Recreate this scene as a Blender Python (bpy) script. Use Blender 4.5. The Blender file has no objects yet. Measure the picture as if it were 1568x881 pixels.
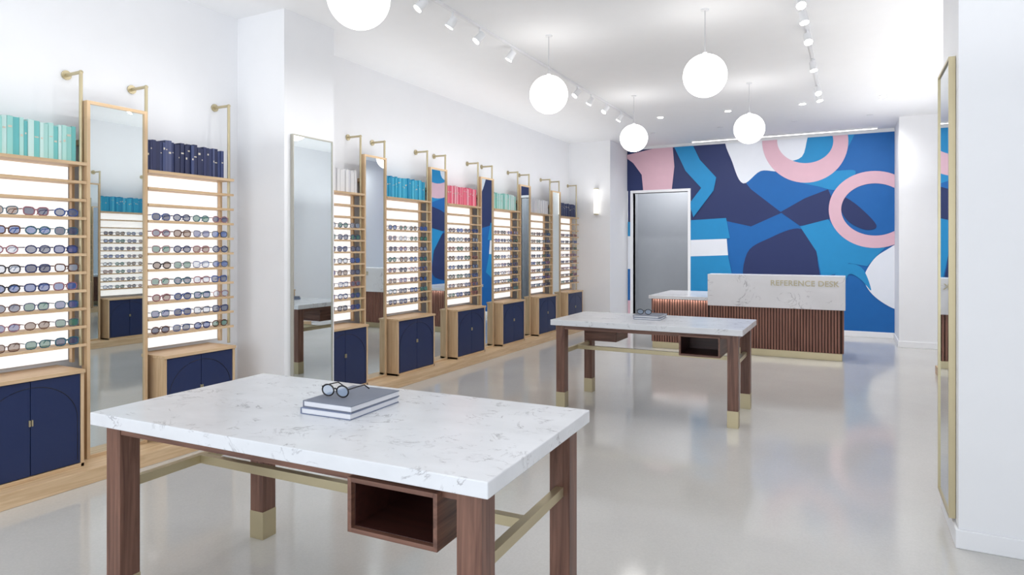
import bpy, math, random
from mathutils import Matrix, Vector
R = random.Random(7)
scene = bpy.context.scene
scene.view_settings.view_transform = 'Standard'

# ------------------------------------------------------------------ materials
def lin(c):
    o = []
    for v in c[:3]:
        v = v / 255.0
        o.append(v / 12.92 if v <= 0.04045 else ((v + 0.055) / 1.055) ** 2.4)
    return (o[0], o[1], o[2], 1.0)

def newmat(name):
    m = bpy.data.materials.new(name); m.use_nodes = True
    nt = m.node_tree
    b = nt.nodes['Principled BSDF']
    return m, nt, b

def plain(name, c, rough=0.5, metal=0.0, emit=0.0, ecol=None, noise=0.03, spec=0.5):
    m, nt, b = newmat(name)
    col = lin(c)
    b.inputs['Roughness'].default_value = rough
    b.inputs['Metallic'].default_value = metal
    b.inputs['Specular IOR Level'].default_value = spec
    if noise > 0:
        tc = nt.nodes.new('ShaderNodeTexCoord')
        n = nt.nodes.new('ShaderNodeTexNoise'); n.inputs['Scale'].default_value = 6
        n.inputs['Detail'].default_value = 4
        r = nt.nodes.new('ShaderNodeValToRGB')
        r.color_ramp.elements[0].position = 0.3; r.color_ramp.elements[1].position = 0.7
        r.color_ramp.elements[0].color = tuple(v * (1 - noise) for v in col[:3]) + (1,)
        r.color_ramp.elements[1].color = tuple(min(1, v * (1 + noise)) for v in col[:3]) + (1,)
        nt.links.new(tc.outputs['Object'], n.inputs['Vector'])
        nt.links.new(n.outputs['Fac'], r.inputs['Fac'])
        nt.links.new(r.outputs['Color'], b.inputs['Base Color'])
    else:
        b.inputs['Base Color'].default_value = col
    if emit > 0:
        b.inputs['Emission Color'].default_value = lin(ecol or c)
        b.inputs['Emission Strength'].default_value = emit
    return m

def wood(name, c1, c2, axis, rough=0.45, scale=1.0):
    m, nt, b = newmat(name)
    tc = nt.nodes.new('ShaderNodeTexCoord')
    mp = nt.nodes.new('ShaderNodeMapping')
    s = [28 * scale, 28 * scale, 28 * scale]; s[axis] = 1.6 * scale
    mp.inputs['Scale'].default_value = s
    n = nt.nodes.new('ShaderNodeTexNoise'); n.inputs['Scale'].default_value = 1.3
    n.inputs['Detail'].default_value = 6; n.inputs['Roughness'].default_value = 0.6
    n.inputs['Distortion'].default_value = 0.6
    r = nt.nodes.new('ShaderNodeValToRGB')
    r.color_ramp.elements[0].position = 0.32; r.color_ramp.elements[1].position = 0.68
    r.color_ramp.elements[0].color = lin(c1); r.color_ramp.elements[1].color = lin(c2)
    nt.links.new(tc.outputs['Object'], mp.inputs['Vector'])
    nt.links.new(mp.outputs['Vector'], n.inputs['Vector'])
    nt.links.new(n.outputs['Fac'], r.inputs['Fac'])
    nt.links.new(r.outputs['Color'], b.inputs['Base Color'])
    b.inputs['Roughness'].default_value = rough
    return m

def marble(name, base, vein, scale=2.6, width=0.016, amount=0.8, cloud=.96):
    m, nt, b = newmat(name)
    L = nt.links.new
    tc = nt.nodes.new('ShaderNodeTexCoord')
    mp = nt.nodes.new('ShaderNodeMapping'); mp.inputs['Rotation'].default_value = (0.3, 0.2, 0.7)
    mp.inputs['Scale'].default_value = (1, 1.7, 1.3)
    L(tc.outputs['Object'], mp.inputs['Vector'])
    n = nt.nodes.new('ShaderNodeTexNoise'); n.inputs['Scale'].default_value = scale
    n.inputs['Detail'].default_value = 7; n.inputs['Roughness'].default_value = 0.62
    n.inputs['Distortion'].default_value = 1.2
    L(mp.outputs['Vector'], n.inputs['Vector'])
    s = nt.nodes.new('ShaderNodeMath'); s.operation = 'SUBTRACT'; s.inputs[1].default_value = 0.5
    a = nt.nodes.new('ShaderNodeMath'); a.operation = 'ABSOLUTE'
    L(n.outputs['Fac'], s.inputs[0]); L(s.outputs[0], a.inputs[0])
    r = nt.nodes.new('ShaderNodeMapRange'); r.inputs['From Min'].default_value = 0
    r.inputs['From Max'].default_value = width; r.inputs['To Min'].default_value = 1; r.inputs['To Max'].default_value = 0
    L(a.outputs[0], r.inputs['Value'])
    n2 = nt.nodes.new('ShaderNodeTexNoise'); n2.inputs['Scale'].default_value = scale * 2.3
    n2.inputs['Detail'].default_value = 3
    L(tc.outputs['Object'], n2.inputs['Vector'])
    r2 = nt.nodes.new('ShaderNodeMapRange'); r2.inputs['From Min'].default_value = 0.5; r2.inputs['From Max'].default_value = 0.66
    L(n2.outputs['Fac'], r2.inputs['Value'])
    mu = nt.nodes.new('ShaderNodeMath'); mu.operation = 'MULTIPLY'
    L(r.outputs[0], mu.inputs[0]); L(r2.outputs[0], mu.inputs[1])
    mu2 = nt.nodes.new('ShaderNodeMath'); mu2.operation = 'MULTIPLY'; mu2.inputs[1].default_value = amount
    L(mu.outputs[0], mu2.inputs[0])
    n3 = nt.nodes.new('ShaderNodeTexNoise'); n3.inputs['Scale'].default_value = scale * 0.9; n3.inputs['Detail'].default_value = 5
    L(mp.outputs['Vector'], n3.inputs['Vector'])
    cr = nt.nodes.new('ShaderNodeValToRGB')
    cr.color_ramp.elements[0].position = 0.35; cr.color_ramp.elements[1].position = 0.65
    cr.color_ramp.elements[0].color = lin([v * cloud for v in base]); cr.color_ramp.elements[1].color = lin(base)
    L(n3.outputs['Fac'], cr.inputs['Fac'])
    mx = nt.nodes.new('ShaderNodeMix'); mx.data_type = 'RGBA'
    L(mu2.outputs[0], mx.inputs[0]); L(cr.outputs['Color'], mx.inputs[6]); mx.inputs[7].default_value = lin(vein)
    L(mx.outputs[2], b.inputs['Base Color'])
    b.inputs['Roughness'].default_value = 0.22
    return m

M_wall = plain('wall_paint', (240, 241, 244), 0.7, noise=0.006)
M_ceil = plain('ceiling_paint', (242, 243, 245), 0.8, noise=0.006)
M_trim = plain('trim_white', (242, 243, 246), 0.4, noise=0)
M_oak = wood('oak_y', (196, 164, 126), (220, 192, 156), 1)
M_oakz = wood('oak_z', (196, 164, 126), (220, 192, 156), 2)
M_waln = wood('walnut_z', (84, 54, 44), (136, 98, 82), 2, 0.4)
M_walnx = wood('walnut_x', (84, 54, 44), (130, 92, 76), 0, 0.4)
M_walny = wood('walnut_y', (84, 54, 44), (130, 92, 76), 1, 0.4)
M_slat = wood('walnut_slat', (118, 78, 66), (158, 112, 96), 2, 0.45)
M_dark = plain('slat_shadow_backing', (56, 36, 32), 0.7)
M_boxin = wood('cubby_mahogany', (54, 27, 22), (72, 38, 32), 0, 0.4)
M_brass = plain('champagne_brass', (192, 180, 148), 0.36, 0.7, noise=0.02)
M_pale = plain('mirror_frame_nickel', (186, 184, 174), 0.35, 0.6, noise=0.0)
M_navy = plain('navy_lacquer', (26, 42, 84), 0.42, noise=0.02)
M_navyd = plain('navy_groove', (10, 17, 40), 0.5, noise=0)
M_mirror = plain('mirror_glass', (226, 234, 236), 0.01, 1.0, noise=0)
M_panel = plain('backlit_panel', (250, 250, 250), 0.6, emit=0.8, ecol=(252, 253, 255), noise=0)
M_globe = plain('opal_glass', (255, 255, 255), 0.3, emit=4.5, ecol=(255, 252, 248), noise=0)
M_lamp = plain('lamp_lens', (255, 255, 255), 0.3, emit=14.0, ecol=(255, 252, 246), noise=0)
M_sconce = plain('sconce_glass', (255, 255, 255), 0.3, emit=1.6, ecol=(255, 250, 240), noise=0)
M_cove = plain('cove_diffuser', (255, 255, 255), 0.3, emit=6, ecol=(255, 253, 250), noise=0)
M_fix = plain('white_fixture', (232, 233, 236), 0.45, noise=0)
M_cord = plain('pendant_cord', (190, 191, 196), 0.6, noise=0)
M_stone = marble('white_quartz', (228, 230, 234), (128, 125, 132), 4.6, 0.024, 0.7, .965)
M_stone2 = marble('white_marble', (232, 232, 236), (124, 122, 130), 2.0, 0.015, 0.8, .965)
M_paper = plain('paper', (232, 233, 238), 0.8, noise=0.01)
M_bookgrey = plain('book_cover_grey', (124, 130, 144), 0.6)
M_bookwhite = plain('book_cover_pale', (120, 130, 156), 0.6)
M_black = plain('black_acetate', (18, 18, 24), 0.25, noise=0)
M_sign = plain('sign_gold', (200, 192, 164), 0.45, 0.0, noise=0)
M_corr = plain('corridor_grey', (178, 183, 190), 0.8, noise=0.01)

def floor_mat():
    m, nt, b = newmat('polished_concrete')
    L = nt.links.new
    tc = nt.nodes.new('ShaderNodeTexCoord')
    n = nt.nodes.new('ShaderNodeTexNoise'); n.inputs['Scale'].default_value = 1.2; n.inputs['Detail'].default_value = 8
    L(tc.outputs['Object'], n.inputs['Vector'])
    r = nt.nodes.new('ShaderNodeValToRGB')
    r.color_ramp.elements[0].position = 0.3; r.color_ramp.elements[1].position = 0.7
    r.color_ramp.elements[0].color = lin((198, 196, 192)); r.color_ramp.elements[1].color = lin((206, 204, 200))
    L(n.outputs['Fac'], r.inputs['Fac'])
    n2 = nt.nodes.new('ShaderNodeTexNoise'); n2.inputs['Scale'].default_value = 90; n2.inputs['Detail'].default_value = 2
    L(tc.outputs['Object'], n2.inputs['Vector'])
    r2 = nt.nodes.new('ShaderNodeValToRGB')
    r2.color_ramp.elements[0].position = 0.35; r2.color_ramp.elements[1].position = 0.65
    r2.color_ramp.elements[0].color = (0.95, 0.95, 0.95, 1); r2.color_ramp.elements[1].color = (1, 1, 1, 1)
    L(n2.outputs['Fac'], r2.inputs['Fac'])
    mx = nt.nodes.new('ShaderNodeMix'); mx.data_type = 'RGBA'; mx.blend_type = 'MULTIPLY'; mx.inputs[0].default_value = 1
    L(r.outputs['Color'], mx.inputs[6]); L(r2.outputs['Color'], mx.inputs[7])
    L(mx.outputs[2], b.inputs['Base Color'])
    rr = nt.nodes.new('ShaderNodeMapRange'); rr.inputs['To Min'].default_value = 0.07; rr.inputs['To Max'].default_value = 0.16
    L(n.outputs['Fac'], rr.inputs['Value']); L(rr.outputs[0], b.inputs['Roughness'])
    b.inputs['IOR'].default_value = 1.6
    return m
M_floor = floor_mat()

def lens_mat(name, c, a):
    m = bpy.data.materials.new(name); m.use_nodes = True
    nt = m.node_tree; b = nt.nodes['Principled BSDF']
    b.inputs['Base Color'].default_value = lin(c); b.inputs['Roughness'].default_value = 0.1
    b.inputs['Alpha'].default_value = a
    return m
LENS = [lens_mat('lens_grey', (92, 104, 132), 0.75), lens_mat('lens_clear', (160, 184, 214), 0.45),
        lens_mat('lens_green', (50, 124, 112), 0.72), lens_mat('lens_blue', (40, 92, 168), 0.72), lens_mat('lens_slate', (60, 72, 108), 0.82),
        lens_mat('lens_brown', (120, 88, 72), 0.7), lens_mat('lens_indigo', (60, 84, 150), 0.7)]
FRAMES = [plain('frame_black', (30, 32, 44), 0.3, noise=0), plain('frame_navy', (34, 50, 104), 0.3, noise=0),
          plain('frame_tortoise', (96, 62, 50), 0.3, noise=0), plain('frame_grey', (104, 108, 124), 0.3, noise=0),
          plain('frame_teal', (44, 98, 118), 0.3, noise=0), plain('frame_rose', (156, 104, 116), 0.3, noise=0),
          plain('frame_blue', (50, 82, 150), 0.3, noise=0)]

# ------------------------------------------------------------------ mesh builder
class MB:
    def __init__(s):
        s.v = []; s.f = []; s.m = []; s.sm = []; s.mats = []; s.M = Matrix.Identity(4)
    def mi(s, mat):
        if mat not in s.mats: s.mats.append(mat)
        return s.mats.index(mat)
    def add(s, vs, fs, mat, smooth=False):
        o = len(s.v); i = s.mi(mat)
        flip = s.M.to_3x3().determinant() < 0
        s.v += [tuple(s.M @ Vector(p)) for p in vs]
        for f in fs:
            g = tuple(o + k for k in f)
            s.f.append(g[::-1] if flip else g); s.m.append(i); s.sm.append(smooth)
    def box(s, x0, x1, y0, y1, z0, z1, mat):
        if x0 > x1: x0, x1 = x1, x0
        if y0 > y1: y0, y1 = y1, y0
        s.add([(x0, y0, z0), (x1, y0, z0), (x1, y1, z0), (x0, y1, z0), (x0, y0, z1), (x1, y0, z1), (x1, y1, z1), (x0, y1, z1)],
              [(0, 3, 2, 1), (4, 5, 6, 7), (0, 1, 5, 4), (1, 2, 6, 5), (2, 3, 7, 6), (3, 0, 4, 7)], mat)
    def cyl(s, p0, p1, r, mat, n=14, r1=None, smooth=True, capmat=None):
        p0 = Vector(p0); p1 = Vector(p1); d = (p1 - p0).normalized()
        a = Vector((0, 0, 1)) if abs(d.z) < 0.9 else Vector((1, 0, 0))
        u = d.cross(a).normalized(); w = d.cross(u)
        if r1 is None: r1 = r
        A = [tuple(p0 + (u * math.cos(2 * math.pi * k / n) + w * math.sin(2 * math.pi * k / n)) * r) for k in range(n)]
        B = [tuple(p1 + (u * math.cos(2 * math.pi * k / n) + w * math.sin(2 * math.pi * k / n)) * r1) for k in range(n)]
        s.add(A + B, [(k, (k + 1) % n, n + (k + 1) % n, n + k) for k in range(n)], mat, smooth)
        s.add(A, [tuple(range(n))[::-1]], mat)
        s.add(B, [tuple(range(n))], capmat or mat)
    def sphere(s, c, r, mat, nu=32, nv=18):
        vs = [(c[0], c[1], c[2] + r)]
        for j in range(1, nv):
            t = math.pi * j / nv
            for i in range(nu):
                a = 2 * math.pi * i / nu
                vs.append((c[0] + r * math.sin(t) * math.cos(a), c[1] + r * math.sin(t) * math.sin(a), c[2] + r * math.cos(t)))
        vs.append((c[0], c[1], c[2] - r))
        fs = [(0, 1 + i, 1 + (i + 1) % nu) for i in range(nu)]
        for j in range(nv - 2):
            for i in range(nu):
                a = 1 + j * nu + i; b = 1 + j * nu + (i + 1) % nu
                fs.append((a, a + nu, b + nu, b))
        l = len(vs) - 1; o = 1 + (nv - 2) * nu
        fs += [(l, o + (i + 1) % nu, o + i) for i in range(nu)]
        s.add(vs, fs, mat, True)
    def tube(s, pts, r, mat, n=5, closed=False):
        P = [Vector(p) for p in pts]; N = len(P); vs = []
        for i, p in enumerate(P):
            a = P[(i - 1) % N] if (closed or i > 0) else P[i]
            b = P[(i + 1) % N] if (closed or i < N - 1) else P[i]
            d = (b - a).normalized()
            ref = Vector((0, 1, 0)) if abs(d.y) < 0.9 else Vector((0, 0, 1))
            u = d.cross(ref).normalized(); w = d.cross(u)
            for k in range(n):
                t = 2 * math.pi * k / n
                vs.append(tuple(p + (u * math.cos(t) + w * math.sin(t)) * r))
        fs = []
        for i in range(N if closed else N - 1):
            j = (i + 1) % N
            for k in range(n):
                fs.append((i * n + k, i * n + (k + 1) % n, j * n + (k + 1) % n, j * n + k))
        if not closed:
            fs += [tuple(range(n))[::-1], tuple((N - 1) * n + k for k in range(n))]
        s.add(vs, fs, mat, True)
    def build(s, name, bevel=0.0, parent=None):
        xs = [p[0] for p in s.v]; ys = [p[1] for p in s.v]; zs = [p[2] for p in s.v]
        o = Vector(((min(xs) + max(xs)) / 2, (min(ys) + max(ys)) / 2, min(zs)))
        me = bpy.data.meshes.new(name)
        me.from_pydata([tuple(Vector(p) - o) for p in s.v], [], s.f)
        for m in s.mats: me.materials.append(m)
        for p, i, sm in zip(me.polygons, s.m, s.sm):
            p.material_index = i; p.use_smooth = sm
        me.update()
        ob = bpy.data.objects.new(name, me); ob.location = o
        scene.collection.objects.link(ob)
        if parent:
            ob.parent = parent
            ob.matrix_parent_inverse = Matrix.Translation(parent.location).inverted()
        if bevel > 0:
            b = ob.modifiers.new('bevel', 'BEVEL'); b.width = bevel; b.segments = 2; b.limit_method = 'ANGLE'
            b.angle_limit = math.radians(50)
        return ob

# ------------------------------------------------------------------ dimensions
XL, XR, YF, YB, H = -5.02, 1.45, -3.0, 13.2, 3.72
YS = 12.10                      # front of alcove piers

# room shell
b = MB(); b.box(XL - 0.2, XR + 0.2, YF - 0.2, 15.4, -0.15, 0, M_floor); b.build('floor')
b = MB(); b.box(XL - 0.2, XR + 0.2, YF - 0.2, 15.4, H, H + 0.15, M_ceil); b.build('ceiling')
b = MB(); b.box(XL - 0.2, XL, YF, YB, 0, H, M_wall); b.build('wall_left')
b = MB(); b.box(XR, XR + 0.2, YF, YB, 0, H, M_wall); b.build('wall_right')
DX0, DX1, DZ = -4.02, -2.88, 2.75
b = MB()
b.box(XL - .2, DX0, YB, YB + .15, 0, H, M_wall); b.box(DX1, XR + .2, YB, YB + .15, 0, H, M_wall)
b.box(DX0, DX1, YB, YB + .15, DZ, H, M_wall); b.build('wall_back')
b = MB()
b.box(XL - .2, DX0 - .3, YB + .15, 15.2, 0, H, M_corr); b.box(DX1 + .5, DX1 + .7, YB + .15, 15.2, 0, H, M_corr)
b.box(DX0 - .3, DX1 + .5, 14.6, 14.8, 0, H, M_corr)
b.build('wall_corridor')
b = MB(); b.box(XL, -4.15, YS, YB, 0, H, M_wall); b.build('wall_alcove_left')
b = MB(); b.box(0.72, XR, YS, YB, 0, H, M_wall); b.build('wall_alcove_right')
b = MB(); b.box(XL, -4.42, 4.11, 4.73, 0, H, M_wall); b.build('wall_pillar_left')
b = MB(); b.box(0.52, XR, 4.15, 4.78, 0, H, M_wall); b.build('wall_pillar_right')
b = MB()
b.box(XL - .2, XL + .3, YF - .2, YF, 0, H, M_wall); b.box(XR - .3, XR + .2, YF - .2, YF, 0, H, M_wall)
b.box(XL + .3, XR - .3, YF - .2, YF, 3.3, H, M_wall); b.box(XL + .3, XR - .3, YF - .2, YF, 0, .3, M_wall)
b.build('wall_front')
for k in range(3):
    x0 = XL + .3 + k * 1.96; x1 = x0 + 1.95
    b = MB(); t = .06
    b.box(x0, x1, YF - .12, YF - .06, .3, .3 + t, M_fix); b.box(x0, x1, YF - .12, YF - .06, 3.3 - t, 3.3, M_fix)
    b.box(x0, x0 + t, YF - .12, YF - .06, .3 + t, 3.3 - t, M_fix); b.box(x1 - t, x1, YF - .12, YF - .06, .3 + t, 3.3 - t, M_fix)
    b.build('window_%d' % (k + 1))
def bb(name, x0, x1, y0, y1, h=.1):
    q = MB(); q.box(x0, x1, y0, y1, 0, h, M_trim); q.build(name, .004)
bb('baseboard_back', DX1 + .07, .705, YB - .02, YB)
bb('baseboard_alcove_right', .705, XR, YS - .015, YS)
bb('baseboard_alcove_right_return', .705, .72, YS, YB)
bb('baseboard_alcove_left', XL, -4.135, YS - .015, YS)
bb('baseboard_alcove_left_return', -4.15, -4.135, YS, YB)
bb('baseboard_pillar_right', .505, XR, 4.135, 4.15)
bb('baseboard_pillar_right_return', .505, .52, 4.15, 4.78)
bb('baseboard_pillar_left', XL, -4.405, 4.095, 4.11)
bb('baseboard_pillar_left_return', -4.42, -4.405, 4.11, 4.73)
bb('baseboard_right', XR - .015, XR, 4.78, YS - .015)

b = MB()
b.box(DX0 - .055, DX0, YB - .035, YB + .16, 0, DZ + .055, M_trim); b.box(DX1, DX1 + .055, YB - .035, YB + .16, 0, DZ + .055, M_trim)
b.box(DX0, DX1, YB - .035, YB + .16, DZ, DZ + .055, M_trim); b.build('trim_1', .004)

# ------------------------------------------------------------------ mural
F = 986.0; CT, ST = math.cos(math.radians(27.6)), math.sin(math.radians(27.6))
def art(u, v):
    """Rectify a traced point of the artwork to metres (x, z) on the flat back wall."""
    r = (u - 784) / F; d = YB / (r * ST + CT)
    return (d * (r * CT - ST), 1.6 - (v - 380) * d / F)
def smooth_poly(P, n=6):
    out = []; N = len(P)
    for i in range(N):
        p0, p1, p2, p3 = P[i - 1], P[i], P[(i + 1) % N], P[(i + 2) % N]
        for k in range(n):
            t = k / n
            out.append(tuple(0.5 * ((2 * p1[j]) + (-p0[j] + p2[j]) * t + (2 * p0[j] - 5 * p1[j] + 4 * p2[j] - p3[j]) * t * t + (-p0[j] + 3 * p1[j] - 3 * p2[j] + p3[j]) * t ** 3) for j in (0, 1)))
    return out
def clip(P, x0, x1, z0, z1):
    for ax, lim, sg in ((0, x0, 1), (0, x1, -1), (1, z0, 1), (1, z1, -1)):
        out = []
        for i in range(len(P)):
            a, c = P[i - 1], P[i]
            ia = (a[ax] - lim) * sg >= 0; ic = (c[ax] - lim) * sg >= 0
            if ia != ic:
                t = (lim - a[ax]) / (c[ax] - a[ax]); out.append((a[0] + (c[0] - a[0]) * t, a[1] + (c[1] - a[1]) * t))
            if ic: out.append(c)
        P = out
        if not P: return P
    return P
B_ = plain('mural_blue', (2, 98, 172), .6, noise=.02); L_ = plain('mural_light_blue', (22, 138, 196), .6, noise=.02)
N_ = plain('mural_navy', (30, 45, 96), .6, noise=.02); P_ = plain('mural_pink', (220, 180, 194), .6, noise=.02)
W_ = plain('mural_white', (230, 234, 242), .6, noise=.01)
RECTS = [(DX1 + .056, .718, .1, 3.66), (-4.148, DX1 + .056, DZ + .056, 3.66), (-4.13, DX0 - .056, .1, DZ + .056)]
mur = MB(); layer = [0]
def paint(P, mat, curve=True, metres=False):
    if curve: P = smooth_poly(P)
    if not metres: P = [art(*p) for p in P]
    area = sum(P[i - 1][0] * P[i][1] - P[i][0] * P[i - 1][1] for i in range(len(P)))
    if area < 0: P = P[::-1]
    y = YB - .004 - layer[0] * .001; layer[0] += 1
    for rc in RECTS:
        c = clip(P, *rc)
        if len(c) >= 3:
            mur.add([(p[0], y, p[1]) for p in c], [tuple(range(len(c)))], mat)
def ring(cx, cy, ro, ry, ri, riy, mat):
    n = 64; y = YB - .004 - layer[0] * .001; layer[0] += 1
    for k in range(n):
        a0 = 2 * math.pi * k / n; a1 = 2 * math.pi * (k + 1) / n
        P = [art(cx + ro * math.cos(a0), cy + ry * math.sin(a0)), art(cx + ro * math.cos(a1), cy + ry * math.sin(a1)),
             art(cx + ri * math.cos(a1), cy + riy * math.sin(a1)), art(cx + ri * math.cos(a0), cy + riy * math.sin(a0))]
        area = sum(P[i - 1][0] * P[i][1] - P[i][0] * P[i - 1][1] for i in range(4))
        if area < 0: P = P[::-1]
        c = clip(P, *RECTS[0])
        if len(c) >= 3: mur.add([(p[0], y, p[1]) for p in c], [tuple(range(len(c)))], mat)
paint([(-4.2, 0), (.8, 0), (.8, 3.7), (-4.2, 3.7)], B_, False, True)
paint([(940, 225), (1120, 200), (1118, 235), (1130, 265), (1150, 290), (1197, 326), (1150, 347), (1100, 336), (1062, 338), (1055, 440), (940, 440)], N_, False)
paint([(1113, 205), (1180, 190), (1250, 188), (1240, 215), (1225, 245), (1195, 262), (1165, 262), (1138, 281), (1122, 250)], W_)
paint([(1246, 195), (1310, 185), (1296, 230), (1262, 268), (1215, 262), (1195, 250), (1228, 240)], L_)
paint([(1205, 250), (1262, 262), (1310, 262), (1285, 290), (1250, 285), (1215, 275)], L_)
ring(1233, 216, 66, 64, 43, 34, P_)
paint([(1195, 325), (1232, 304), (1268, 290), (1280, 318), (1266, 342), (1225, 346)], N_, False)
paint([(1148, 440), (1144, 388), (1180, 364), (1222, 350), (1246, 368), (1252, 400), (1246, 440)], N_)
paint([(1225, 347), (1268, 336), (1288, 362), (1330, 380), (1356, 378), (1328, 408), (1300, 403), (1278, 420), (1258, 424), (1250, 385)], L_, False)
paint([(1286, 300), (1312, 314), (1342, 345), (1326, 352), (1300, 340), (1287, 320)], N_)
ring(1340, 321, 71, 59, 52, 40, P_)
paint([(1400, 372), (1352, 386), (1329, 410), (1324, 432), (1340, 455), (1372, 474), (1400, 474)], W_)
paint([(1278, 428), (1284, 412), (1302, 404), (1322, 413), (1334, 445), (1318, 428), (1300, 420), (1290, 440)], L_)
paint([(1050, 338), (1112, 334), (1118, 365), (1050, 370)], L_, False)
paint([(1050, 368), (1113, 366), (1115, 391), (1050, 394)], W_, False)
paint([(1050, 393), (1115, 391), (1122, 425), (1095, 445), (1050, 450)], L_, False)
paint([(955, 239), (1030, 221), (1033, 255), (1028, 300), (986, 300), (983, 268), (970, 250)], P_, False)
paint([(1031, 222), (1058, 216), (1072, 245), (1097, 272), (1093, 292), (1062, 333), (1056, 312), (1074, 288), (1050, 262)], L_, False)
paint([(950, 340), (972, 340), (972, 362), (950, 362)], L_, False)
paint([(950, 362), (972, 362), (972, 412), (950, 412)], W_, False)
paint([(950, 412), (972, 412), (972, 460), (950, 460)], B_, False)
paint([(950, 460), (972, 460), (972, 520), (950, 520)], P_, False)
mur.build('wall_mural')

b = MB(); b.box(-2.75, .45, 12.90, 12.96, H - .03, H - .001, M_fix); b.box(-2.74, .44, 12.905, 12.955, H - .033, H - .029, M_cove)
b.build('linear_ceiling_light')

# ------------------------------------------------------------------ eyeglasses
def glasses(mb, M, fm, lm, r=.0028, seg=12, n=4, open_len=.125, shape=0):
    old = mb.M; mb.M = M
    for sx in (-1, 1):
        c = sx * .0345; pts = []
        for k in range(seg):
            a = 2 * math.pi * k / seg
            ca, sa = math.cos(a), math.sin(a)
            p = 1.0 if shape == 0 else .72
            x = c + .0275 * math.copysign(abs(ca) ** p, ca); z = .024 + .0215 * math.copysign(abs(sa) ** p, sa)
            if shape == 2 and sa > 0: z += .004 * abs(ca) * (1 if ca * sx > 0 else 0)
            pts.append((x, 0, z))
        mb.tube(pts, r, fm, n, True)
        mb.add(pts, [tuple(range(seg))], lm)
        x = sx * .066
        mb.tube([(sx * .060, 0, .034), (x, .004, .035), (x, .05, .035), (x * .97, open_len * .75, .033), (x * .95, open_len, .012)], r * .85, fm, n)
    mb.tube([(-.0085, 0, .030), (0, -.001, .0335), (.0085, 0, .030)], r, fm, n)
    mb.M = old

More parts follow.
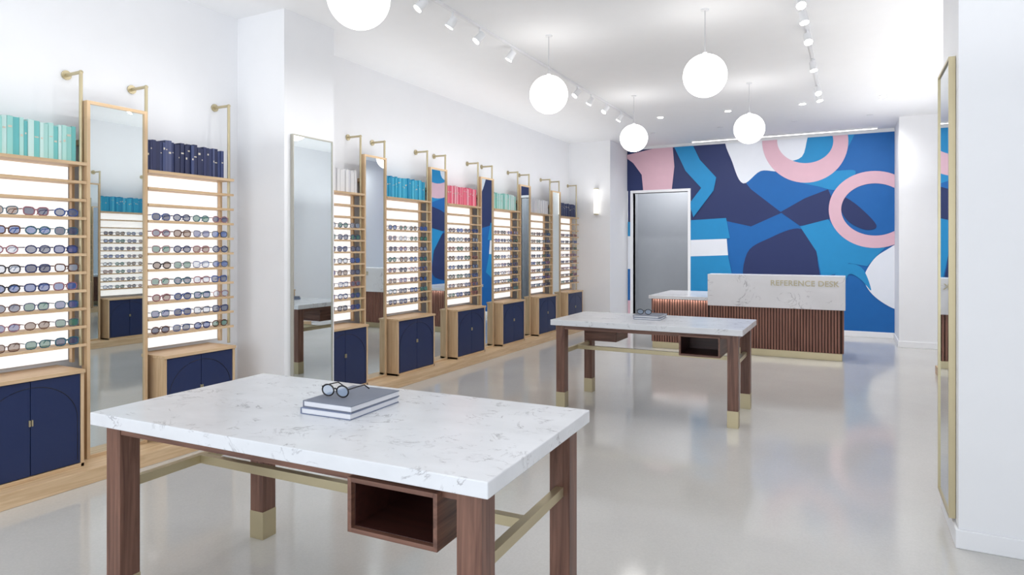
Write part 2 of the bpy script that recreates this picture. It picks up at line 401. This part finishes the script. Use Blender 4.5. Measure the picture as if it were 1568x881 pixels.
# ------------------------------------------------------------------ display furniture
PAL = {
 'aqua': [(156, 216, 210), (120, 200, 198), (204, 234, 230), (104, 188, 190), (180, 226, 220)],
 'navy': [(44, 54, 96), (34, 42, 80), (60, 72, 116), (78, 86, 124), (40, 48, 90)],
 'white': [(232, 232, 234), (220, 220, 226), (238, 238, 240)],
 'cyan': [(48, 170, 212), (70, 186, 222), (40, 156, 202), (90, 196, 228)],
 'pink': [(238, 118, 140), (244, 148, 166), (230, 100, 128), (244, 176, 190)],
 'mint': [(160, 216, 206), (190, 228, 222), (140, 206, 196), (220, 238, 236)],
}
PM = {k: [plain('book_%s_%d' % (k, i), c, .55, noise=0) for i, c in enumerate(v)] for k, v in PAL.items()}
M_label = plain('book_label', (214, 206, 190), .5, noise=0)
SH = [.92 + .1275 * k for k in range(10)]
TOP = 2.205
G = .003
def unit(y0, y1, pal, left=True):
    fx = (lambda t: XL + max(t, G)) if left else (lambda t: XR - max(t, G))
    b = MB()
    b.box(fx(.0), fx(.045), y0 + .02, y1 - .02, .80, TOP - .02, M_fix)
    b.box(fx(.045), fx(.055), y0 + .025, y1 - .025, .80, TOP - .025, M_panel)
    for z in SH:
        b.box(fx(.055), fx(.235), y0 + .012, y1 - .012, z - .010, z, M_oak)
        b.box(fx(.225), fx(.240), y0, y1, z - .014, z + .005, M_oak)
    b.box(fx(.0), fx(.245), y0, y1, TOP - .022, TOP, M_oak)
    for y in (y0, y1 - .018):
        b.box(fx(.055), fx(.09), y, y + .018, .78, TOP - .022, M_oakz)
    for y in (y0 + .012, y1 - .012):
        b.cyl((fx(.19), y, .767), (fx(.19), y, 2.85), .012, M_brass, 10)
        b.cyl((fx(.20), y, 2.85), (fx(.008), y, 2.85), .012, M_brass, 10)
        b.cyl((fx(.014), y, 2.85), (fx(0), y, 2.85), .034, M_brass, 16)
        b.sphere((fx(.19), y, 2.85), .015, M_brass, 10, 6)
    b.build('display_shelf')
    c0, c1 = y0 + .05, y1 - .08
    b = MB()
    t = .022
    b.box(fx(0), fx(.355), c0, c0 + t, .101, .765, M_oakz); b.box(fx(0), fx(.355), c1 - t, c1, .101, .765, M_oakz)
    b.box(fx(0), fx(.365), c0 - .004, c1 + .004, .742, .766, M_oak); b.box(fx(0), fx(.355), c0, c1, .101, .125, M_oak)
    b.box(fx(0), fx(.33), c0 + t, c1 - t, .125, .742, M_navyd)
    mid = (c0 + c1) / 2; zb, zt = .13, .737
    b.box(fx(.33), fx(.352), c0 + t + .003, mid - .002, zb, zt, M_navy); b.box(fx(.33), fx(.352), mid + .002, c1 - t - .003, zb, zt, M_navy)
    w = mid - c0 - t - .02
    pts = [(fx(.3525), mid - w * math.cos(a), zt - .30 + .26 * math.sin(a)) for a in [math.pi * k / 24 for k in range(25)]]
    b.tube([(fx(.3525), mid - w, zb + .02)] + pts + [(fx(.3525), mid + w, zb + .02)], .0036, M_navyd, 4)
    b.box(fx(.352), fx(.364), mid - .012, mid - .003, .45, .49, M_brass); b.box(fx(.352), fx(.364), mid + .003, mid + .012, .45, .49, M_brass)
    b.build('storage_cabinet', .002)
    b = MB(); y = y0 + .03
    while y < y1 - .05:
        th = min(R.uniform(.018, .036), y1 - .026 - y); h = R.uniform(.235, .262); dp = R.uniform(.13, .145)
        m = R.choice(PM[pal])
        b.box(fx(.03), fx(.03 + dp), y, y + th, TOP + .002, TOP + h, m)
        if pal in ('navy', 'pink', 'mint', 'cyan', 'aqua') and R.random() < .7:
            zz = TOP + h * R.uniform(.5, .8)
            b.box(fx(.03 + dp), fx(.0315 + dp), y + .006, y + th - .006, zz, zz + h * R.uniform(.02, .07), M_label)
        y += th + .0015
    b.build('book_row')
    b = MB()
    n = 4; w = (y1 - y0 - .06) / n
    for ri in range(8):
        for k in range(n):
            yc = y0 + .03 + w * (k + .5) + R.uniform(-.008, .008)
            M = Matrix.Translation((fx(.215), yc, SH[ri] + .0045)) @ Matrix.Rotation(math.radians(90 if left else -90), 4, 'Z') @ Matrix.Scale(1.2, 4)
            glasses(b, M, R.choice(FRAMES), R.choice(LENS), R.choice((.0024, .0032, .0036)), 12, 4, .12, R.choice((0, 1, 2)))
    b.build('eyeglasses_rows')

def framed_mirror(y0, y1, left=True):
    fx = (lambda t: XL + max(t, G)) if left else (lambda t: XR - max(t, G))
    b = MB(); t = .022
    c = .235
    z0, z1 = .101, 2.65
    b.box(fx(.17), fx(c), y0, y0 + t, z0, z1, M_oakz); b.box(fx(.17), fx(c), y1 - t, y1, z0, z1, M_oakz)
    b.box(fx(.17), fx(c), y0 + t, y1 - t, z1 - t, z1, M_oak); b.box(fx(.17), fx(c), y0 + t, y1 - t, z0, z0 + t, M_oak)
    b.box(fx(.17), fx(.215), y0 + t, y1 - t, z0 + t, z1 - t, M_fix)
    b.box(fx(.215), fx(.22), y0 + t, y1 - t, z0 + t, z1 - t, M_mirror)
    b.box(fx(0), fx(.17), y0 + .05, y1 - .05, z0, z0 + .06, M_oak)
    b.box(fx(0), fx(.17), y0 + .05, y1 - .05, z1 - .3, z1 - .26, M_oak)
    b.build('framed_mirror')

unit(1.86, 2.645, 'aqua'); unit(3.10, 3.875, 'navy')
framed_mirror(2.65, 3.095); framed_mirror(1.41, 1.855); unit(.62, 1.40, 'mint')
ends = [5.60 + 1.285 * k for k in range(6)]
pals = ['white', 'cyan', 'pink', 'mint', 'white', 'navy']
for k, e in enumerate(ends):
    y0 = max(e - .89, 4.76)
    unit(y0, e, pals[k])
    if k < 5: framed_mirror(e + .004, e + 1.285 - .894)
for k, (y0, p) in enumerate([(4.95, 'navy'), (6.2, 'cyan'), (7.45, 'white'), (8.7, 'mint')]):
    unit(y0, y0 + .85, p, False)
    if k < 3: framed_mirror(y0 + .854, y0 + 1.246, False)
b = MB(); b.box(XL + G, -4.55, -.2, 4.09, 0, .1, M_oak); b.build('display_plinth', .004)
b = MB(); b.box(XL + G, -4.55, 4.735, YS - .018, 0, .1, M_oak); b.build('display_plinth', .004)
b = MB(); b.box(XR - .47, XR - .018, 4.785, 9.8, 0, .1, M_oak); b.build('display_plinth', .004)

def pillar_mirror(x, s, y0, y1, z0, z1, fm, t=.014):
    b = MB()
    x += s * .002
    b.box(x, x + s * .02, y0, y1, z0, z1, fm)
    b.box(x + s * .02, x + s * .032, y0, y0 + t, z0, z1, fm); b.box(x + s * .02, x + s * .032, y1 - t, y1, z0, z1, fm)
    b.box(x + s * .02, x + s * .032, y0 + t, y1 - t, z0, z0 + t, fm); b.box(x + s * .02, x + s * .032, y0 + t, y1 - t, z1 - t, z1, fm)
    b.box(x + s * .02, x + s * .025, y0 + t, y1 - t, z0 + t, z1 - t, M_mirror)
    b.build('pillar_mirror')
pillar_mirror(-4.42, 1, 4.18, 4.68, .12, 2.62, M_pale, .011)
pillar_mirror(.52, -1, 4.24, 4.73, .12, 2.65, M_brass)

# ------------------------------------------------------------------ tables
def table(x0, x1, y0, y1, rot=0.0, zt=.88):
    cx, cy = (x0 + x1) / 2, (y0 + y1) / 2
    RM = Matrix.Translation((cx, cy, 0)) @ Matrix.Rotation(math.radians(rot), 4, 'Z') @ Matrix.Translation((-cx, -cy, 0))
    b = MB(); b.M = RM
    i = .045; w = .092; sb = zt - .055
    for (lx, ly) in ((x0 + i, y0 + i), (x1 - i - w, y0 + i), (x0 + i, y1 - i - w), (x1 - i - w, y1 - i - w)):
        b.box(lx, lx + w, ly, ly + w, .15, sb, M_waln)
        b.box(lx - .002, lx + w + .002, ly - .002, ly + w + .002, 0, .15, M_brass)
    za = sb - .04
    b.box(x0 + i + w, x1 - i - w, y0 + i + .004, y0 + i + .03, za, sb, M_walnx); b.box(x0 + i + w, x1 - i - w, y1 - i - .03, y1 - i - .004, za, sb, M_walnx)
    b.box(x0 + i + .004, x0 + i + .03, y0 + i + w, y1 - i - w, za, sb, M_walny); b.box(x1 - i - .03, x1 - i - .004, y0 + i + w, y1 - i - w, za, sb, M_walny)
    zs, hs = .53, .04
    for lx in (x0 + i + w / 2, x1 - i - w / 2):
        b.box(lx - .018, lx + .018, y0 + i + w, y1 - i - w, zs, zs + hs, M_brass)
    ym = (y0 + y1) / 2
    b.box(x0 + i + w / 2 + .018, x1 - i - w / 2 - .018, ym - .018, ym + .018, zs, zs + hs, M_brass)
    def cubby(cx0, cx1, cy0, cy1, openfront):
        t = .016; z0, z1 = .615, za + .02
        b.box(cx0, cx0 + t, cy0, cy1, z0, z1, M_walny); b.box(cx1 - t, cx1, cy0, cy1, z0, z1, M_walny)
        b.box(cx0 + t, cx1 - t, cy0, cy1, z0, z0 + t, M_walnx); b.box(cx0 + t, cx1 - t, cy0, cy1, z1 - t, z1, M_walnx)
        k = cy1 - t if openfront else cy0
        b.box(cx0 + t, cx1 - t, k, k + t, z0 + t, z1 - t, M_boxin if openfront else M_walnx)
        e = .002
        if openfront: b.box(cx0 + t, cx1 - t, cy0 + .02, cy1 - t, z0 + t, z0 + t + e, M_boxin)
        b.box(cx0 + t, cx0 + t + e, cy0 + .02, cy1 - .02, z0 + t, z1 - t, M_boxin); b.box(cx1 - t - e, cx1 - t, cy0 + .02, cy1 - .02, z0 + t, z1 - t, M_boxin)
        b.box(cx0 + .02, cx0 + .05, cy0 + .05, cy1 - .05, z1, sb, M_walny); b.box(cx1 - .05, cx1 - .02, cy0 + .05, cy1 - .05, z1, sb, M_walny)
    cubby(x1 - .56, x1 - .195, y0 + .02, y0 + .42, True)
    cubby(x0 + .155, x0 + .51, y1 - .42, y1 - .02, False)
    ob = b.build('display_table', .002)
    s = MB(); s.M = RM; s.box(x0, x1, y0, y1, sb, zt, M_stone)
    s.build('stone_top', .004, ob)
table(-2.965, -1.0, 1.68, 2.66, 2.2)
table(-2.66, -.82, 5.92, 6.88)

def book(cx, cy, z, w, l, h, rot, cover):
    b = MB(); b.M = Matrix.Translation((cx, cy, z)) @ Matrix.Rotation(math.radians(rot), 4, 'Z')
    b.box(-w / 2, w / 2, -l / 2, l / 2, 0, .003, cover); b.box(-w / 2, w / 2, -l / 2, l / 2, h - .003, h, cover)
    b.box(-w / 2, -w / 2 + .004, -l / 2, l / 2, .003, h - .003, cover)
    b.box(-w / 2 + .004, w / 2 - .004, -l / 2 + .004, l / 2 - .004, .003, h - .003, M_paper)
    b.build('hardcover_book')
def table_glasses(x, y, z, rot, s=1.0):
    b = MB(); M = Matrix.Translation((x, y, z + .003)) @ Matrix.Rotation(math.radians(rot), 4, 'Z') @ Matrix.Scale(s, 4)
    glasses(b, M, M_black, LENS[1], .0030, 28, 8, .13, 0)
    b.build('eyeglasses')
book(-1.985, 2.235, .8805, .27, .35, .027, 3, M_bookwhite); book(-1.985, 2.245, .908, .265, .345, .027, 2, M_bookgrey)
table_glasses(-2.02, 2.17, .9355, 4, 1.15)
book(-1.80, 6.50, .8805, .27, .33, .02, 4, M_bookwhite); book(-1.80, 6.50, .901, .26, .32, .02, -2, M_bookgrey)
table_glasses(-1.84, 6.42, .9215, 4, 1.15)

# ------------------------------------------------------------------ reference desk
b = MB()
XA, XM, XE = -2.80, -1.90, -.08
Y0 = 10.22
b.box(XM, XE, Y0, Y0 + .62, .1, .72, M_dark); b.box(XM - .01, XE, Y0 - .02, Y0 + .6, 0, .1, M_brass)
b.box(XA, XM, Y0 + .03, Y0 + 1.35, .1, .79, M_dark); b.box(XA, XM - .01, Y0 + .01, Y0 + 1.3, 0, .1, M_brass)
x = XM
while x < XE - .02:
    b.box(x + .005, x + .033, Y0 - .02, Y0, .1, .72, M_slat); x += .04
x = XA
while x < XM - .02:
    b.box(x + .005, x + .033, Y0 + .01, Y0 + .03, .1, .79, M_slat); x += .04
y = Y0
while y < Y0 + .6:
    b.box(XE, XE + .02, y + .005, y + .033, .1, .72, M_slat); y += .04
y = Y0 + .03
while y < Y0 + 1.32:
    b.box(XA - .02, XA, y + .005, y + .033, .1, .79, M_slat); y += .04
desk = b.build('reference_desk', .003)
b = MB()
b.box(XM - .02, XE + .04, Y0 - .06, Y0 + .30, .72, 1.20, M_stone2)
b.box(XM - .02, XE + .04, Y0 + .30, Y0 + .66, .72, .77, M_stone2)
b.box(XA - .05, XM - .02, Y0 - .03, Y0 + 1.4, .79, .84, M_stone2)
b.build('marble_counter', .003, desk)
cu = bpy.data.curves.new('sign_lettering', 'FONT'); cu.body = 'REFERENCE DESK'; cu.size = .112; cu.extrude = .004; cu.offset = .0015
cu.align_x = 'CENTER'; cu.align_y = 'CENTER'; cu.materials.append(M_sign); cu.space_character = 1.04
t = bpy.data.objects.new('sign_lettering', cu); scene.collection.objects.link(t)
t.location = (-.57, Y0 - .064, 1.085); t.rotation_euler = (math.pi / 2, 0, 0)
t.parent = desk; t.matrix_parent_inverse = Matrix.Translation(desk.location).inverted()

# ------------------------------------------------------------------ lights
def pt(x, y, z, e, r=.1, c=(1, .97, .94)):
    l = bpy.data.lights.new('bulb', 'POINT'); l.energy = e; l.shadow_soft_size = r; l.color = c
    o = bpy.data.objects.new('bulb', l); o.location = (x, y, z); scene.collection.objects.link(o); return o
def spot(x, y, z, e, tgt, ang=95, c=(1, .99, .98), name='spot_bulb', r=.05):
    l = bpy.data.lights.new(name, 'SPOT'); l.energy = e; l.shadow_soft_size = r; l.color = c
    l.spot_size = math.radians(ang); l.spot_blend = 1
    o = bpy.data.objects.new(name, l); o.location = (x, y, z); scene.collection.objects.link(o)
    o.rotation_euler = (Vector(tgt) - Vector((x, y, z))).to_track_quat('-Z', 'Y').to_euler(); return o
def area(name, x, y, z, sx, sy, e, rot, c=(1, .99, .98)):
    l = bpy.data.lights.new(name, 'AREA'); l.shape = 'RECTANGLE'; l.size = sx; l.size_y = sy; l.energy = e; l.color = c
    o = bpy.data.objects.new(name, l); o.location = (x, y, z); o.rotation_euler = rot
    scene.collection.objects.link(o); return o
GZ = 3.13
for gx in (-2.65, -1.13):
    for gy in (3.05, 5.86, 8.73):
        b = MB(); b.sphere((gx, gy, GZ), .19, M_globe, 48, 28)
        b.cyl((gx, gy, GZ + .185), (gx, gy, GZ + .205), .02, M_fix, 16)
        b.cyl((gx, gy, GZ + .20), (gx, gy, H - .01), .003, M_cord, 8)
        b.cyl((gx, gy, H - .012), (gx, gy, H), .035, M_fix, 20)
        b.build('globe_pendant_light')
def track(x, ya, yb, heads, tx, e):
    b = MB(); b.box(x - .015, x + .015, ya, yb, H - .022, H, M_fix)
    for k, y in enumerate(heads):
        p = Vector((x, y, H - .10)); dr = (Vector((tx, y - (1.2 if k % 2 else .3), 1.6)) - p).normalized()
        b.cyl((x, y, H - .022), (x, y, H - .085), .010, M_fix, 10)
        b.cyl(p - dr * .04, p + dr * .06, .034, M_fix, 18, .038)
        b.cyl(p + dr * .06, p + dr * .066, .036, M_lamp, 18)
        q = p + dr * .08
        spot(q.x, q.y, q.z, e, q + dr)
    b.build('track_light')
track(-3.12, .6, 10.2, [1.2, 2.2, 3.3, 4.37, 4.83, 5.31, 5.96, 7.8, 8.3, 8.92, 9.58], -4.4, 30)
track(-.35, .6, 9.9, [1.5, 3.0, 5.0, 5.75, 6.15, 6.8, 7.85, 9.1, 9.5], 0, 30)
for dx in (-2.7, -1.65, -.6, .42):
    b = MB(); b.cyl((dx, 10.35, H - .008), (dx, 10.35, H), .06, M_fix, 24); b.cyl((dx, 10.35, H - .011), (dx, 10.35, H - .007), .045, M_lamp, 24)
    b.build('recessed_downlight'); spot(dx, 10.35, H - .03, 75, (dx, 11.0, .8), 120)
for dx in (-3.2, -2.0, -.8, .3):
    b = MB(); b.cyl((dx, 11.7, H - .008), (dx, 11.7, H), .05, M_fix, 24); b.cyl((dx, 11.7, H - .010), (dx, 11.7, H - .007), .03, M_fix, 24)
    b.build('recessed_downlight'); spot(dx, 11.7, H - .03, 60, (dx, 13.2, 1.4), 120)
b = MB(); b.box(-4.45, -4.39, YS - .02, YS - .002, 2.3, 2.74, M_brass); b.cyl((-4.42, YS - .055, 2.27), (-4.42, YS - .055, 2.77), .045, M_sconce, 20)
b.cyl((-4.42, YS - .055, 2.26), (-4.42, YS - .055, 2.28), .048, M_brass, 20); b.cyl((-4.42, YS - .055, 2.76), (-4.42, YS - .055, 2.78), .048, M_brass, 20)
b.build('wall_sconce')
o = area('under_counter_strip', -2.36, Y0 - .012, .785, .85, .02, 1.0, (0, 0, 0))
o.parent = desk; o.matrix_parent_inverse = Matrix.Translation(desk.location).inverted()
pt(-3.3, 13.9, 3.3, 30, .15)
# added upward fill lights, no fixtures, to brighten the ceiling
area('ceiling_fill', XL + .55, 2.0, 2.5, .3, 3.6, 10, (math.pi, 0, 0))
area('ceiling_fill', XL + .55, 8.4, 2.5, .3, 7.0, 22, (math.pi, 0, 0))
area('ceiling_fill', XR - .8, 8.4, 2.5, .3, 6.2, 34, (math.pi, 0, 0))
area('ceiling_fill', XR - .7, 1.2, 2.5, .3, 4.5, 18, (math.pi, 0, 0))
# daylight through the shopfront
area('daylight', (XL + XR) / 2, YF - .25, 1.8, 5.7, 2.9, 135, (math.radians(90), 0, 0), (.90, .95, 1))
w = bpy.data.worlds.new('sky'); scene.world = w; w.use_nodes = True
w.node_tree.nodes['Background'].inputs[0].default_value = (.87, .93, 1, 1); w.node_tree.nodes['Background'].inputs[1].default_value = 1.0

# ------------------------------------------------------------------ camera
cam = bpy.data.cameras.new('camera'); cam.sensor_width = 36; cam.lens = 36 * F / 1568
cam.shift_y = -60.5 / 1568; cam.clip_start = .05
co = bpy.data.objects.new('camera', cam); co.location = (0, 0, 1.6); co.rotation_euler = (math.radians(90), 0, math.radians(27.6))
scene.collection.objects.link(co); scene.camera = co
